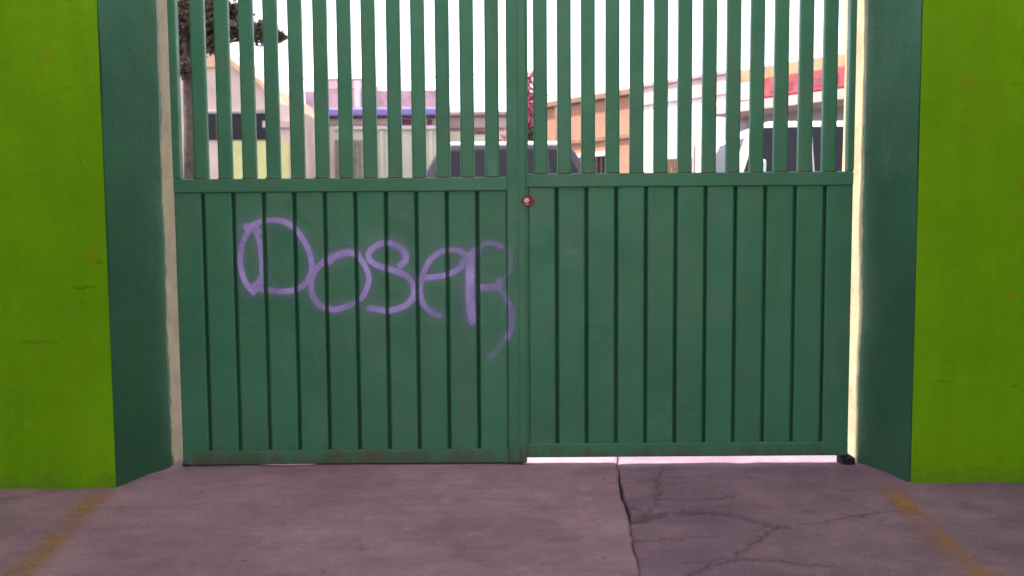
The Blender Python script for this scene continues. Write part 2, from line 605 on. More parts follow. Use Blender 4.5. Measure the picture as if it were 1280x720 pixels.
def yellow_line(pts, width, old):
    p = np.array(pts)
    t = np.linspace(0, 1, 120)
    cum = np.linspace(0, 1, len(p))
    cx, cy = np.interp(t, cum, p[:, 0]), np.interp(t, cum, p[:, 1])
    uu = np.linspace(-1, 1, 15)
    U, T = np.meshgrid(uu, t)
    wv = width * (.85 + .4 * vnoise(T * 3, T * 0, 9, 31))
    X = cx[:, None] + U * wv / 2
    Y = cy[:, None] + U * 0
    Z = slab_height(X, Y, old) + .003
    e = np.clip((1 - np.abs(U)) / .7, 0, 1) * np.clip(T / .03, 0, 1) * np.clip((1 - T) / .03, 0, 1)
    o = link('painted_line', grid_mesh(X, Y, Z, {'edge': e}), 'yellow_line', ground)
    return o
yellow_line([(-1.985, 4.40), (-1.93, 3.95), (-1.86, 3.55), (-1.83, 3.2), (-1.80, 2.4)], .15, False)
yellow_line([(1.83, 4.46), (1.80, 4.25), (1.745, 3.9), (1.71, 3.45), (1.69, 3.0), (1.68, 2.4)], .15, True)

# ------------------------------------------------------------------ gate walls and jambs; unseen side walls and roof added to shape the light
WALL_H = 3.7
YF = 4.42
def wobble_column(poly, z0, z1, nz, amp, seed, cuts=6):
    """vertical prism with slightly uneven plaster corners"""
    pts = []
    n = len(poly)
    for i in range(n):
        a, b = poly[i], poly[(i + 1) % n]
        for k in range(cuts):
            pts.append((a[0] + (b[0] - a[0]) * k / cuts, a[1] + (b[1] - a[1]) * k / cuts))
    m = len(pts)
    V, Fc = [], []
    for j in range(nz + 1):
        z = z0 + (z1 - z0) * j / nz
        for (x, y) in pts:
            V.append((x + amp * fbm(x * 3 + seed, y * 3, z * 2.2, 4), y + amp * fbm(x * 3, y * 3 + seed + 9, z * 2.2, 4), z))
    for j in range(nz):
        for i in range(m):
            Fc.append((j * m + i, j * m + (i + 1) % m, (j + 1) * m + (i + 1) % m, (j + 1) * m + i))
    Fc.append(tuple(range(m))[::-1])
    Fc.append(tuple(nz * m + i for i in range(m)))
    me = bpy.data.meshes.new('column')
    me.from_pydata(V, [], Fc)
    bm = bmesh.new()
    bm.from_mesh(me)
    bmesh.ops.recalc_face_normals(bm, faces=bm.faces[:])
    bm.to_mesh(me)
    bm.free()
    return me

def gate_wall(sgn, label):
    t = thing('boundary_wall', label, 'wall', (0, 0, 0), 'lime green walls flanking the gate')
    x = lambda v: sgn * v
    body = [(x(6.0), YF), (x(1.945), YF), (x(1.952), YF + .012), (x(2.12), YF + .012), (x(2.12), 5.10), (x(6.0), 5.10)]
    link('masonry', prism_mesh(body, 'z', -.06, WALL_H), 'lime', t)
    jx = 1.812 if sgn < 0 else 1.828
    jo = 5.02 if sgn < 0 else 5.12
    jamb = [(x(1.942), YF + .014), (x(jx + .004), 4.80), (x(jx), jo), (x(2.117), jo), (x(2.117), YF + .014)]
    link('jamb', wobble_column(jamb, -.055, WALL_H - .003, 60, .008, 3 + sgn), 'jamb', t)
    return t
gate_wall(-1, 'lime green plaster wall with dark green jamb, left of the gate')
gate_wall(1, 'lime green plaster wall with dark green jamb, right of the gate')

def added_side_wall(sgn, label):  # unseen walls, added to darken the corners and keep side sun out
    o = box('added_side_wall', min(sgn * 3.1, sgn * 3.35), max(sgn * 3.1, sgn * 3.35), -4.5, YF - .004, -.06, WALL_H, 'lime_side')
    tag(o, label, 'wall')
added_side_wall(-1, 'added lime green side wall, unseen, darkening the entrance corner, on the left')
added_side_wall(1, 'added lime green side wall, unseen, darkening the entrance corner, on the right')
roof = struct(box('roof', -6.3, 6.3, -1.2, 3.35, WALL_H + .004, WALL_H + .16, 'added_shade_slab'))  # unseen slab, added to keep the yard side dimmer than the street
def translucent():
    n = N('added_translucent_sheet')
    d = n.node('ShaderNodeBsdfDiffuse'); d.inputs['Color'].default_value = (.5, .5, .48, 1)
    tr_ = n.node('ShaderNodeBsdfTranslucent')
    n.link(n.mix(n.ramp(n.noise(2, 5), .3, .7), (.74, .70, .76), (.86, .82, .88)), tr_.inputs['Color'])
    mx = n.node('ShaderNodeMixShader'); mx.inputs[0].default_value = .72
    n.link(d.outputs[0], mx.inputs[1]); n.link(tr_.outputs[0], mx.inputs[2])
    n.link(mx.outputs[0], n.out.inputs['Surface'])
    return n.m
M['translucent'] = translucent()
# unseen ribbed translucent sheets, added to light gate and floor from above
rx = np.arange(-4.6, 4.601, .02)
RX, RY = np.meshgrid(rx, np.array([3.30, 4.0, 4.4, 4.835]))
ribs = link('added_light_sheet', grid_mesh(RX, RY, WALL_H + .19 + .012 * np.sin(RX * 2 * math.pi / .16)), 'translucent', roof)

# ------------------------------------------------------------------ the gate
GY = 4.80          # inner face of the sheet strips
BAR_TOP = 2.80

def rounded_bar(wd, dp, z0, z1, r=.010):
    poly = []
    for cx, cy, a0 in ((wd / 2 - r, dp - r, 0), (-wd / 2 + r, dp - r, 90), (-wd / 2 + r, r, 180), (wd / 2 - r, r, 270)):
        for k in range(4):
            a = R(a0 + 30 * k)
            poly.append((cx + r * math.cos(a), cy + r * math.sin(a)))
    return prism_mesh(poly, 'z', z0, z1)

def leaf(label, x0, x1, zb, zr, grooves, bars, barw, flange):
    t = thing('gate_leaf', label, 'gate', ((x0 + x1) / 2, GY, 0), 'leaves of the green double gate')
    ox = (x0 + x1) / 2
    # frame
    box('middle_rail', x0 + .003, x1 - .003, GY - .007, GY + .046, zr - .072, zr, 'gate', t, .006, 2)
    box('bottom_rail', x0 + .003, x1 - .003, GY - .003, GY + .046, zb, zb + .074, 'gate', t, .005, 2)
    box('top_rail', x0 + .003, x1 - .003, GY - .008, GY + .046, BAR_TOP, BAR_TOP + .075, 'gate', t, .006, 2)
    sw = .040
    if flange < 0:       # left leaf: hinge stile on the left, wide meeting stile on the right
        box('hinge_stile', x0, x0 + sw, GY - .002, GY + .050, zr + .001, BAR_TOP - .001, 'gate', t, .006, 2)
        box('meeting_stile', x1 - .088, x1, GY - .012, GY + .050, zb + .002, BAR_TOP + .072, 'gate', t, .006, 2)
        box('cover_strip', x1 - .028, x1 + .010, GY - .0165, GY - .0125, zb + .004, BAR_TOP + .068, 'gate', t, .0015)
        px0, px1 = x0 + .002, x1 - .0882
    else:
        box('hinge_stile', x1 - sw + .006, x1, GY - .002, GY + .050, zr + .001, BAR_TOP - .001, 'gate', t, .006, 2)
        box('meeting_stile', x0, x0 + .020, GY - .004, GY + .050, zb + .002, BAR_TOP + .072, 'gate', t, .004, 2)
        px0, px1 = x0 + .019, x1 - .002
    zs0, zs1 = zb + .0745, zr - .0725
    box('back_sheet', px0 + .002, px1 - .002, GY + .024, GY + .030, zs0, zs1, 'groove', t)
    GW = .0076
    edges = [px0] + [v for g in grooves for v in (g - GW, g + GW)] + [px1]
    rr = random.Random(int(abs(x0) * 100) + 5)
    for i in range(0, len(edges), 2):
        a, b = edges[i], edges[i + 1]
        dy = rr.uniform(-.0012, .0012)
        # folded strip: flat face with rounded folded edges
        n = 4
        e = .008
        poly = [(a - ox, 0.0235), (a - ox, e + dy), (a - ox + e * .3, e * .3 + dy), (a - ox + e, dy),
                ((a + b) / 2 - ox, dy + rr.uniform(-.001, .0012)),
                (b - ox - e, dy), (b - ox - e * .3, e * .3 + dy), (b - ox, e + dy), (b - ox, 0.0235)]
        link('sheet_strip', prism_mesh(poly, 'z', zs0, zs1), 'gate', t)
    bm_ = rounded_bar(barw, .042, zr + .001, BAR_TOP - .001)
    bm_.materials.append(M['gate'])
    for i, bx in enumerate(bars):
        o = link('upright_bar', bm_, None, t, (bx - ox, .002, 0))
        o.rotation_euler = (0, rr.uniform(-.0012, .0012), rr.uniform(-.012, .012))
    bead = tube_mesh([(-barw / 2 - .004, 0, 0), (-barw / 4, -.002, .001), (0, 0, 0), (barw / 4, -.002, .001), (barw / 2 + .004, 0, 0)], [.003, .0055, .0045, .006, .003], 6)
    bead.materials.append(M['gate'])
    for i, bx in enumerate(bars):
        o = link('weld_bead', bead, None, t, (bx - ox, -.001, zr + .002))
        o.scale.x = rr.choice((-1, 1)) * rr.uniform(.8, 1.0)
    return t

grL = [-1.604 + i * (1.604 - .178) / 9 for i in range(10)]
grR = [.235 + i * (1.630 - .235) / 9 for i in range(10)]
barL = [-1.6105 + i * .1259 for i in range(13)]
barR = [.1525 + i * .12470 for i in range(13)]
left = leaf('left leaf of the dark green metal gate, with purple spray-painted writing', -1.755, .064, .010, 1.517, grL, barL, .073, -1)
right = leaf('right leaf of the dark green metal gate, without writing, with small red lock', .068, 1.778, .036, 1.533, grR, barR, .073, 1)

# lock with its smear of red lead, a rust drip, hinges and the floor pivots
oR = parent_origin(right)
def rel(o, v):
    return Vector(v) - parent_origin(o)
def splat(cx, cz, r, y, seed):
    bm = bmesh.new()
    n = 26
    a = [bm.verts.new(rel(right, (cx + r * (1 + .28 * fbm(math.cos(2 * math.pi * k / n) * 1.4 + seed, math.sin(2 * math.pi * k / n) * 1.4, 0)) * math.cos(2 * math.pi * k / n) * 1.15,
                                 y, cz + r * (1 + .28 * fbm(math.cos(2 * math.pi * k / n) * 1.4 + seed, math.sin(2 * math.pi * k / n) * 1.4, 3)) * math.sin(2 * math.pi * k / n)))) for k in range(n)]
    f = bm.faces.new(a)
    e = bmesh.ops.extrude_face_region(bm, geom=[f])
    for v in [g for g in e['geom'] if isinstance(g, bmesh.types.BMVert)]:
        v.co.y += .003
    bmesh.ops.recalc_face_normals(bm, faces=bm.faces[:])
    me = bpy.data.meshes.new('plate')
    bm.to_mesh(me)
    bm.free()
    return me
lock = link('lock_plate', splat(.084, 1.392, .030, GY - .0175, 2.0), 'red_rust', right)
lock['label'] = 'red lock plate with a round steel keyhole'
link('lock_cylinder', cyl_mesh(rel(right, (.079, GY - .022, 1.394)), 'y', .0125, .012), 'steel', lock)
link('keyhole', box_mesh(*(lambda a, b: (a.x, b.x, a.y, b.y, a.z, b.z))(rel(right, (.0772, GY - .0292, 1.387)), rel(right, (.0808, GY - .0272, 1.401)))), 'black_grime', lock)
link('latch_tongue', box_mesh(*(lambda a, b: (a.x, b.x, a.y, b.y, a.z, b.z))(rel(right, (.070, GY - .026, 1.372)), rel(right, (.092, GY - .019, 1.377))), .001), 'steel', lock)
for lf, xh, sg in ((left, -1.755, -1), (right, 1.778, 1)):
    for zc in (.30, 2.62):
        xa, xb = (xh - .055, xh + .004) if sg < 0 else (xh - .004, xh + .050)
        if zc > 1:
            o = box('hinge', xa, xb, GY + .012, GY + .032, zc - .05, zc + .05, 'gate', lf, .004)
    px = xh - sg * .012
    z0 = .010 if sg < 0 else .036
    link('pivot', cyl_mesh(rel(lf, (px, GY + .024, (z0 + .0) / 2 - .004)), 'z', .020, z0 + .016), 'black_grime', lf)
# worn iron shoe that the right leaf turns on
shoe = link('pivot_shoe', wobble_column([(1.735, 4.765), (1.80, 4.765), (1.80, 4.86), (1.735, 4.86)], -.02, .030, 3, .006, 5, 3), 'black_grime', None)
tag(shoe, 'small grimy black iron shoe under the right gate leaf by the jamb', 'gate shoe')

# ------------------------------------------------------------------ the purple writing
def zp(u, v):
    """point of the enlarged photograph strip -> place on the gate"""
    p = at(280 + u / 3.13, 250 + v / 3.13, GY)
    return (p.x, p.z)
strokes = [   # points, width (m), strength
    ([(115, 362), (85, 322), (66, 262), (66, 205), (80, 150), (112, 98)], .030, .95),
    ([(112, 98), (138, 160), (148, 235), (146, 310), (116, 362)], .030, .8),
    ([(108, 345), (135, 330), (146, 312)], .045, .8),
    ([(92, 108), (120, 112), (132, 125)], .046, .85),
    ([(92, 108), (150, 84), (215, 80), (262, 98), (300, 138), (330, 195), (345, 255), (332, 305), (305, 338), (262, 355), (215, 357), (172, 352), (128, 345)], .031, .8),
    ([(412, 242), (445, 213), (490, 207), (525, 222), (552, 258), (567, 305), (556, 352), (537, 386)], .030, .85),
    ([(440, 218), (490, 205), (525, 215)], .044, .6),
    ([(425, 222), (380, 250), (348, 295), (342, 345), (355, 388), (388, 418), (430, 428), (475, 418), (516, 402)], .033, .8),
    ([(690, 258), (712, 232), (704, 200), (675, 177), (638, 168), (598, 178), (568, 205), (572, 235), (605, 257), (655, 272), (705, 292), (738, 325), (744, 365), (725, 400), (690, 422), (640, 432), (570, 424)], .033, .85),
    ([(690, 255), (712, 228), (698, 200)], .040, .5),
    ([(752, 318), (752, 385)], .036, .75),
    ([(772, 303), (830, 300), (885, 288), (930, 258), (948, 228), (925, 202), (880, 196), (835, 210), (798, 248), (774, 305), (768, 365), (785, 412), (822, 445), (842, 452)], .030, .8),
    ([(940, 245), (965, 222), (985, 202)], .055, .8),
    ([(966, 215), (962, 300), (964, 400), (970, 472)], .046, .95),
    ([(985, 205), (1005, 182), (1040, 168), (1085, 182)], .027, .6),
    ([(1085, 182), (1118, 215), (1124, 255), (1108, 292), (1078, 318)], .024, .2),
    ([(1003, 342), (1040, 342), (1076, 338)], .038, .8),
    ([(1076, 318), (1078, 345)], .030, .7),
    ([(1078, 350), (1106, 385), (1126, 440), (1124, 492), (1106, 540)], .031, .55),
    ([(1106, 540), (1080, 575), (1040, 612)], .034, .28),
]
def smooth_poly(pts, n=6):
    P = [pts[0]] + pts + [pts[-1]]
    out = []
    for i in range(1, len(P) - 2):
        p0, p1, p2, p3 = [np.array(q) for q in P[i - 1:i + 3]]
        for k in range(n):
            t = k / n
            out.append(tuple(.5 * ((2 * p1) + (-p0 + p2) * t + (2 * p0 - 5 * p1 + 4 * p2 - p3) * t * t + (-p0 + 3 * p1 - 3 * p2 + p3) * t ** 3)))
    out.append(tuple(pts[-1]))
    return out
res = .0042
gx = np.arange(-1.48, .07, res)
gz = np.arange(.50, 1.36, res)
GX, GZ = np.meshgrid(gx, gz)
A = np.zeros_like(GX)
for pts, wd, al in strokes:
    wd *= 1.12
    poly = [zp(*q) for q in smooth_poly(pts)]
    lo = np.min(poly, 0) - .08
    hi = np.max(poly, 0) + .08
    ix = slice(max(0, int((lo[0] - gx[0]) / res)), int((hi[0] - gx[0]) / res) + 1)
    iz = slice(max(0, int((lo[1] - gz[0]) / res)), int((hi[1] - gz[0]) / res) + 1)
    d = seg_dist(GX[iz, ix], GZ[iz, ix], poly)
    core = np.clip((wd * .5 - d) / (wd * .40) + .42, 0, 1)
    core = core * core * (3 - 2 * core)
    mist = .22 * np.exp(-(d / (wd * 1.05)) ** 2) * (.6 + .8 * vnoise(GX[iz, ix], GZ[iz, ix], 90, 44))
    uneven = .62 + .55 * vnoise(GX[iz, ix], GZ[iz, ix], 12, 41) + .18 * (vnoise(GX[iz, ix], GZ[iz, ix], 120, 42) - .5)
    A[iz, ix] = np.maximum(A[iz, ix], np.clip(np.maximum(core * uneven, mist) * al, 0, 1))
# which surface each sample lies on: strip face, channel floor or the meeting stile
inG = np.zeros_like(gx, bool)
for g in grL:
    inG |= np.abs(gx - g) < .0088
stile = gx > (.064 - .088)
depth = np.where(inG, GY + .0225, np.where(stile, GY - .0156, GY - .0026))
A = A * np.where(inG, .28, 1.0)[None, :]
nzv, nxv = GX.shape
use = A > .012
cell = (use[:-1, :-1] | use[1:, :-1] | use[:-1, 1:] | use[1:, 1:])
same = np.abs(np.diff(depth)) < 1e-6
cell &= same[None, :]
idx = np.arange(nzv * nxv).reshape(nzv, nxv)
F4 = np.stack([idx[:-1, :-1][cell], idx[:-1, 1:][cell], idx[1:, 1:][cell], idx[1:, :-1][cell]], -1)
usedv, inv = np.unique(F4, return_inverse=True)
oL = parent_origin(left)
V = np.stack([GX - oL.x, np.broadcast_to(depth[None, :], GX.shape) - oL.y, GZ - oL.z], -1).reshape(-1, 3)[usedv]
me = bpy.data.meshes.new('graffiti')
me.from_pydata(V.tolist(), [], inv.reshape(-1, 4).tolist())
a = me.attributes.new('paint', 'FLOAT', 'POINT')
a.data.foreach_set('value', A.ravel()[usedv].astype(np.float32))
g = link('graffiti', me, 'spray', left)
g['label'] = 'purple sprayed letters DOSER across the panel'

# ------------------------------------------------------------------ across the street: houses
def house_box(t, name, pxa, pxb, pya, pyb, Y, dp, mat, proud=0.0, bev=.01):
    """wall block facing the gate, read from photo coordinates at distance Y"""
    a, b = at(pxa, pyb if pyb is not None else pya, Y), at(pxb, pya, Y)
    z0 = a.z if pyb is not None else STREET - .05
    return box(name, a.x, b.x, Y - proud, Y - proud + dp, z0, b.z, mat, t, bev)

YA = 26.0
# cream house with the blue-violet cornice
A0 = at(366, 200, YA)
tA = thing('house', 'cream house with blue-violet cornice and mauve upper storey, behind the left leaf', 'house', (A0.x, YA, STREET))
house_box(tA, 'wall', 366, 556, 157.5, None, YA, 6, 'cream')
house_box(tA, 'string_course', 364, 558, 157, 163, YA, .3, 'white_wall', .12)
house_box(tA, 'frieze', 367, 555, 147, 156.8, YA + .05, 5, 'rose')
for pa, pb in ((376, 404), (428, 436), (494, 524), (534, 540)):
    house_box(tA, 'frieze_panel', pa, pb, 149, 156.5, YA, .1, 'maroon', .0)
house_box(tA, 'cornice', 362, 559, 136, 146.8, YA, .9, 'blue', .35, .03)
house_box(tA, 'upper_storey', 381, 552, 112, 135.8, YA + 1.2, 4, 'mauve')
house_box(tA, 'parapet', 395, 462, 97.5, 111.8, YA + 1.4, 2, 'rose')
house_box(tA, 'chimney', 444, 449, 97, 134, YA + .9, .3, 'white_wall')
dr = house_box(tA, 'garage_door', 404, 463, 175, None, YA, .08, 'tan_door', .07)
pA, pB = at(404, 175, YA), at(463, 175, YA)
for i in range(9):
    x = pA.x + (pB.x - pA.x) * (i + .5) / 9
    o = box('door_slat', x - .06, x + .06, YA - .10, YA - .071, STREET, pA.z - .08, 'tan_door', dr, .01)
for i in range(9):
    p0 = 372 + i * 20.5
    if 398 < p0 < 466:
        continue
    house_box(tA, 'pilaster', p0, p0 + 5, 163.3, None, YA, .1, 'cream', .08)

# lower rose house
B0 = at(600, 200, YA + 1)
tB = thing('house', 'low rose and cream house with thin ledges behind the parked dark car', 'house', (B0.x, YA + 1, STREET))
house_box(tB, 'wall', 552, 668, 145, None, YA + 1.0, 5, 'rose')
house_box(tB, 'coping', 550, 670, 139, 144.8, YA + .9, 5.3, 'mauve', .1)
house_box(tB, 'ledge', 552, 668, 159, 161, YA + 1, .2, 'mauve', .12)
house_box(tB, 'lower_band', 552, 640, 164, 181, YA + 1, .1, 'cream', .06)
wB = house_box(tB, 'window', 588, 612, 164, 168, YA + 1, .1, 'maroon', .10)
for pa in (572, 604, 628):
    w_ = house_box(tB, 'window', pa, pa + 13, 182, 206, YA + 1, .1, 'dark_glass', .04)
    house_box(w_, 'sill', pa - 1, pa + 14, 206.5, 209, YA + 1, .2, 'white_wall', .12)

# pink house with a mono-pitch gable, nearest on the left
YC = 20.0
C0 = at(300, 200, YC)
tC = thing('house', 'pink house with steep sloping parapet and yellow dado, at the far left', 'house', (C0.x, YC, STREET))
def poly_house(t, name, pts, Y, dp, mat, proud=0.0):
    off = parent_origin(t)
    poly = []
    for px, py in pts:
        if py is None:
            p = at(px, 220, Y)
            poly.append((p.x - off.x, STREET - .05 - off.z))
        else:
            p = at(px, py, Y)
            poly.append((p.x - off.x, p.z - off.z))
    return link(name, prism_mesh(poly, 'y', Y - proud - off.y, Y - proud + dp - off.y), mat, t)
poly_house(tC, 'wall', [(150, None), (150, 70), (225, 66), (266, 58), (297, 88), (326, 106), (344, 130), (362, 132), (362, None)], YC, 5, 'pink')
poly_house(tC, 'roof_edge', [(266, 52), (266, 58), (297, 88), (326, 106), (344, 130), (345, 126), (328, 101), (299, 82)], YC, 5, 'salmon', .15)
poly_house(tC, 'gable_band', [(225, 66), (266, 58), (278, 70), (278, 84), (225, 86)], YC, .1, 'salmon', .06)
poly_house(tC, 'dado', [(283, None), (283, 177), (362, 177), (362, None)], YC, .1, 'yellow_wall', .07)
poly_house(tC, 'coping', [(330, 152), (330, 160), (364, 160), (364, 152)], YC, .2, 'rose', .12)
wn = house_box(tC, 'window', 255, 338, 143, 175, YC, .1, 'dark_glass', .05)
for pa in (272, 283, 308, 314, 336):
    house_box(wn, 'mullion', pa, pa + 2.2, 143, 175, YC, .08, 'wood', .09)
house_box(wn, 'lintel', 253, 340, 138, 142.8, YC, .15, 'grey_mauve', .10)

# the row that runs away to the right: local frame along the street
def row_house(label, s0, s1, zt, mat, deep=6.0):
    P0, P1 = Vector((.6, 27.2, 0)), Vector((7.6, 18.0, 0))
    d = (P1 - P0)
    L = d.length
    ang = math.atan2(d.y, d.x)
    base = P0 + d * s0
    t = thing('house', label, 'house', (base.x, base.y, STREET), 'houses in the row across the street')
    t.rotation_euler.z = ang
    wd = (s1 - s0) * L
    def part(name, u0, u1, z0, z1, m, dp, proud, parent=None, bev=.01):
        me = box_mesh(u0, u1, -proud, dp - proud, z0, z1, bev)
        return link(name, me, m, parent or t)
    part('wall', 0, wd - .004, -.05, zt, mat, deep, 0)
    return t, wd, part
ZT = 3.95
tD, wD, pD = row_house('orange house with brown window bays, first in the row behind the right leaf', 0, .384, ZT - .1, 'orange')
pD('coping', -.05, wD + .0, ZT - .098, ZT + .06, 'brick', 6, .12)
for u in (.35, 1.55, 2.75, 3.95):
    if u + .8 < wD:
        wn = pD('window', u, u + .62, 1.0, 2.35, 'dark_glass', .08, .03)
        pD('window_frame', u - .07, u + .69, 2.352, 2.46, 'white_wall', .12, .08, wn)
        pD('sill', u - .08, u + .70, .90, .998, 'white_wall', .15, .11, wn)
        for k in range(3):
            pD('window_bar', u + .12 + k * .18, u + .15 + k * .18, 1.002, 2.35, 'wood', .03, .065, wn, 0)
pD('pier', 1.18, 1.42, -.05, ZT - .1, 'brick', .2, .10)
pD('pier', 2.36, 2.62, -.05, ZT - .1, 'brick', .2, .10)
pD('string_course', 0, wD - .01, 2.75, 2.88, 'brick', .2, .06)
tE, wE, pE = row_house('white house with pink top band between the orange house and the shop', .384, .641, ZT + .02, 'white_wall')
pE('top_band', 0, wE - .01, ZT - .42, ZT + .02, 'rose', .1, .05)
pE('coping', 0, wE, ZT + .022, ZT + .12, 'mauve', 6, .1)
dE = pE('door', .9, 1.75, 0, 2.15, 'wood', .06, .03)
pE('door_handle', 1.60, 1.66, 1.0, 1.12, 'steel', .03, .07, dE)
wn = pE('window', 2.0, 2.7, 1.75, 2.25, 'cream', .08, .03)
pE('sill', 1.95, 2.75, 1.66, 1.748, 'maroon', .15, .1, wn)
for k in range(7):
    pE('stair_baluster', .55 + k * .34, .59 + k * .34, .0 + k * .22, 1.0 + k * .22, 'brick', .03, .9, None, 0)
tF, wF, pF = row_house('shop with ochre parapet and red sign band, last in the row at the right', .641, 1.35, 3.60, 'grey_mauve')
pF('parapet', -.02, wF, 3.72, 4.00, 'ochre', .5, .14)
sg = pF('sign_band', .85, wF, 3.32, 3.70, 'red_sign', .2, .20)
pF('sign_band', .05, .83, 3.32, 3.70, 'grey_blue', .2, .18)
for k in range(5):
    pF('sign_panel', 1.15 + k * 1.1, 1.75 + k * 1.1, 3.40, 3.58, 'maroon', .03, .215, sg)
pF('awning', .05, wF - .1, 2.95, 3.15, 'rose', 1.0, 1.0)
for u in (.3, 2.0, 3.7, 5.4):
    sh = pF('shutter', u, u + 1.4, 0, 2.45, 'grey_blue', .06, .03)
    for k in range(8):
        pF('shutter_slat', u + .02, u + 1.38, .1 + k * .28, .3 + k * .28, 'grey_blue', .03, .058, sh, .01)

# ------------------------------------------------------------------ vehicles
def vehicle(name, label, cat, loc, prof, roofp, width, belt, wheels, paint, wins, lamp_z, wr=.33):
    """prof: lower body side outline (x,z); roofp: greenhouse outline; local x towards the tail"""
    t = thing(name, label, cat, loc)
    hw = width / 2
    link('body', prism_mesh(prof, 'y', -hw, hw, .05), paint, t)
    # greenhouse, leaning in towards the roof
    bm = bmesh.new()
    zmax = max(p[1] for p in roofp)
    def yy(z):
        return (hw - .03) - .16 * (z - belt) / (zmax - belt)
    A_ = [bm.verts.new((x, -yy(z), z)) for x, z in roofp]
    B_ = [bm.verts.new((x, yy(z), z)) for x, z in roofp]
    n = len(roofp)
    bm.faces.new(A_); bm.faces.new(B_[::-1])
    for i in range(n):
        bm.faces.new((A_[i], B_[i], B_[(i + 1) % n], A_[(i + 1) % n]))
    bmesh.ops.recalc_face_normals(bm, faces=bm.faces[:])
    bmesh.ops.bevel(bm, geom=bm.edges[:], offset=.045, segments=2, profile=.6, affect='EDGES', clamp_overlap=True)
    me = bpy.data.meshes.new('cabin')
    bm.to_mesh(me); bm.free()
    link('cabin', me, paint, t)
    for w_ in wins:
        for s in (-1, 1):
            bm = bmesh.new()
            o_ = [bm.verts.new((x, s * (yy(z) + .006), z)) for x, z in w_]
            i_ = [bm.verts.new((x, s * (yy(z) - .03), z)) for x, z in w_]
            bm.faces.new(o_); bm.faces.new(i_[::-1])
            for k in range(len(w_)):
                bm.faces.new((o_[k], i_[k], i_[(k + 1) % len(w_)], o_[(k + 1) % len(w_)]))
            bmesh.ops.recalc_face_normals(bm, faces=bm.faces[:])
            me = bpy.data.meshes.new('window')
            bm.to_mesh(me); bm.free()
            link('window', me, 'dark_glass', t)
    # windscreen and rear glass on the sloping ends
    for (xa, za), (xb, zb) in ((roofp[0], roofp[1]), (roofp[-1], roofp[-2])):
        dx, dz = xb - xa, zb - za
        sgn = -1 if xa < sum(p[0] for p in roofp) / n else 1
        q = []
        for f_, s in ((.12, -1), (.12, 1), (.88, 1), (.88, -1)):
            z = za + dz * f_
            q.append((xa + dx * f_ + sgn * .012, s * (yy(z) - .10), z))
        bm = bmesh.new()
        o_ = [bm.verts.new(v) for v in q]
        i_ = [bm.verts.new((v[0] - sgn * .04, v[1], v[2])) for v in q]
        bm.faces.new(o_); bm.faces.new(i_[::-1])
        for k in range(4):
            bm.faces.new((o_[k], i_[k], i_[(k + 1) % 4], o_[(k + 1) % 4]))
        bmesh.ops.recalc_face_normals(bm, faces=bm.faces[:])
        me = bpy.data.meshes.new('windscreen')
        bm.to_mesh(me); bm.free()
        link('windscreen', me, 'dark_glass', t)
    for wx in wheels:
        for s in (-1, 1):
            ty = link('wheel', cyl_mesh((wx, s * (hw - .09), wr), 'y', wr, .22, 24), 'tyre', t)
            link('rim', cyl_mesh((wx, s * (hw + .015), wr), 'y', wr * .6, .03, 18), 'chrome', ty)
    x0, x1 = min(p[0] for p in prof), max(p[0] for p in prof)
    for s in (-1, 1):
        link('headlight', box_mesh(x0 - .02, x0 + .12, s * (hw - .25) - .17, s * (hw - .25) + .17, lamp_z - .08, lamp_z + .08, .03, 2), 'lampglass', t)
        link('tail_light', box_mesh(x1 - .08, x1 + .015, s * (hw - .14) - .08, s * (hw - .14) + .08, lamp_z - .05, lamp_z + .28, .02, 2), 'tail', t)
        link('mirror', box_mesh(roofp[0][0] + .25, roofp[0][0] + .36, s * (hw + .09) - .10, s * (hw + .09) + .10, belt + .02, belt + .18, .03, 2), paint, t)
    return t

# silver off-roader, side on, nose to the left
cx = at(548, 190, 15).x - .95
car = vehicle('parked_car', 'dark car with pale roof rails parked side on across the street', 'car', (cx, 15.0, STREET),
        [(-.55, .32), (-.58, .72), (-.40, .98), (.62, 1.12), (3.55, 1.14), (3.62, .70), (3.55, .32)],
        [(.62, 1.10), (1.02, 1.80), (1.35, 1.84), (3.05, 1.82), (3.50, 1.10)], 1.76, 1.12, (.35, 2.85), 'dark_paint',
        [[(.86, 1.18), (1.13, 1.745), (1.82, 1.765), (1.82, 1.18)], [(1.84, 1.18), (1.84, 1.765), (2.66, 1.765), (2.72, 1.18)],
         [(2.745, 1.18), (2.685, 1.76), (2.98, 1.745), (3.28, 1.18)]], .80)
for sy in (-.66, .66):
    link('roof_rail', box_mesh(1.10, 3.05, sy - .03, sy + .03, 1.825, 1.885, .02, 2), 'white_paint', car)
vx = at(893, 190, 12).x
vehicle('parked_van', 'white van with a long band of dark windows, parked near the right jamb', 'van', (vx, 12.0, STREET),
        [(-.62, .34), (-.66, .80), (-.45, 1.06), (.05, 1.20), (3.95, 1.22), (4.0, .7), (3.95, .34)],
        [(.02, 1.18), (.26, 1.74), (.50, 1.86), (3.75, 1.86), (3.95, 1.18)], 1.80, 1.20, (.15, 3.1), 'white_paint',
        [[(.16, 1.24), (.36, 1.78), (1.0, 1.79), (1.0, 1.24)], [(1.015, 1.24), (1.015, 1.79), (2.2, 1.79), (2.2, 1.24)],
         [(2.215, 1.24), (2.215, 1.79), (3.70, 1.79), (3.78, 1.24)]], .82)

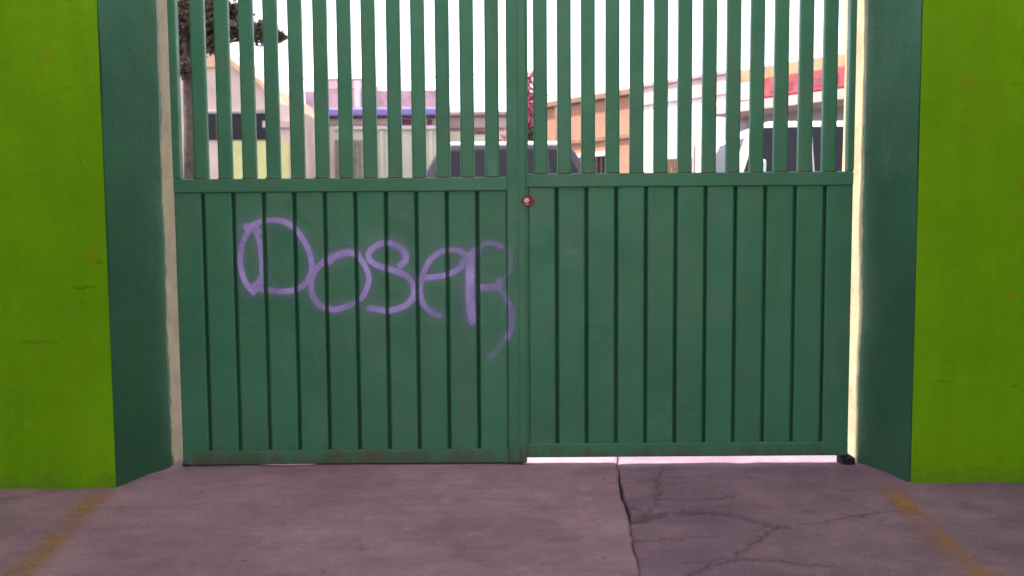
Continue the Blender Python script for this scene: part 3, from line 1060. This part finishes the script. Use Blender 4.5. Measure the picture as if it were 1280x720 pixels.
# ------------------------------------------------------------------ trees
def leaf_cloud(centers, n, size, seed, squash=1.0):
    rr = random.Random(seed)
    V, Fc = [], []
    for (c, rad) in centers:
        for _ in range(n):
            while True:
                p = Vector((rr.uniform(-1, 1), rr.uniform(-1, 1), rr.uniform(-1, 1)))
                if p.length < 1:
                    break
            p = Vector(c) + Vector((p.x, p.y, p.z * squash)) * rad * (p.length ** .2)
            d = Vector((rr.gauss(0, 1), rr.gauss(0, 1), rr.gauss(0, .6) - .4)).normalized()
            s = d.orthogonal().normalized()
            s = (Matrix.Rotation(rr.uniform(0, 6.28), 3, d) @ s)
            L = size * rr.uniform(.6, 1.3)
            b = len(V)
            V += [tuple(p), tuple(p + d * L * .5 + s * L * .26), tuple(p + d * L), tuple(p + d * L * .5 - s * L * .26)]
            Fc.append((b, b + 1, b + 2, b + 3))
    me = bpy.data.meshes.new('leaves')
    me.from_pydata(V, [], Fc)
    return me

# tree on the pavement at the far left, crown hanging in over the gate bars
TY = 13.0
b0 = at(237, 220, TY)
t = thing('tree', 'dark street tree with a thin trunk beside the left jamb', 'tree', (b0.x, TY, STREET))
o0 = parent_origin(t)
def lp(px, py, Y, o_):
    return at(px, py, Y) - o_
trunk_pts = [(0, 0, 0), lp(238, 160, TY, o0), lp(236, 90, TY, o0), lp(233, 20, TY, o0), lp(240, -60, TY, o0)]
tr = link('trunk', tube_mesh(trunk_pts, [.13, .09, .08, .07, .04], 10), 'bark', t)
rr = random.Random(8)
tips = [(266, 30, .34), (296, 34, .30), (325, 42, .24), (248, 20, .40), (230, 40, .38), (215, 10, .5), (240, -40, .7), (190, -30, .7), (290, -70, .6), (250, -110, .7), (205, 60, .3), (234, 62, .26), (264, 44, .24), (278, 12, .26), (308, 38, .22), (240, 5, .4), (262, 8, .3), (300, 14, .16), (330, 36, .16), (345, 44, .12), (232, 84, .2), (266, 52, .2)]
centers = []
for px, py, rad in tips:
    yv = TY + rr.uniform(-.3, .3)
    e = lp(px, py, yv, o0)
    centers.append((e, rad))
    s = Vector(trunk_pts[2]).lerp(Vector(trunk_pts[3]), rr.uniform(.1, 1))
    mid = s.lerp(e, .5) + Vector((0, 0, .08))
    link('limb', tube_mesh([s, mid, e], [.035, .024, .012], 6), 'bark', tr)
    for _ in range(5):
        q = mid.lerp(e, rr.uniform(.2, 1))
        q2 = q + Vector((rr.uniform(-1, 1), rr.uniform(-.6, .6), rr.uniform(-.5, .7))) * rad * .9
        link('twig', tube_mesh([q, q.lerp(q2, .5) + Vector((0, 0, .02)), q2], [.009, .007, .003], 5), 'bark', tr)
link('crown', leaf_cloud(centers, 420, .095, 3, .6), 'leaf_dark', t)

# bougainvillea shrub in the middle of the view
BY = 17.5
b1 = at(655, 215, BY)
t = thing('flowering_shrub', 'tall shrub with crimson blossom seen past the middle of the gate', 'shrub', (b1.x, BY, STREET))
o1 = parent_origin(t)
tr = link('trunk', tube_mesh([(0, 0, 0), (.05, 0, .9), lp(657, 150, BY, o1), lp(662, 100, BY, o1)], [.06, .05, .04, .02], 8), 'bark', t)
cs = [(lp(a_, b_, BY + c_, o1), r_) for a_, b_, c_, r_ in ((660, 100, 0, .22), (668, 122, .1, .25), (655, 128, -.1, .22), (662, 150, 0, .22), (640, 178, 0, .28), (628, 185, .1, .25), (650, 190, -.1, .3), (668, 188, 0, .28), (622, 200, 0, .25))]
link('blossom', leaf_cloud(cs, 260, .085, 5), 'bract', t)
cs2 = [(lp(a_, b_, BY, o1), r_) for a_, b_, r_ in ((625, 208, .4), (650, 212, .4), (672, 212, .4), (640, 195, .25), (662, 165, .16))]
link('crown', leaf_cloud(cs2, 280, .10, 6), 'leaf_green', t)

# overhead cable between the houses
pa, pb = at(362, 96, 25), at(640, 96, 25)
pts = []
for k in range(25):
    u = k / 24
    p = at(330, 104, 25).lerp(at(600, 100, 25), u)
    p.z -= .10 * (1 - (2 * u - 1) ** 2) - .16
    pts.append(tuple(p))
cb = link('overhead_cable', tube_mesh(pts, .017, 6), 'cable')
tag(cb, 'thin black overhead cable in front of the cream house', 'cable')
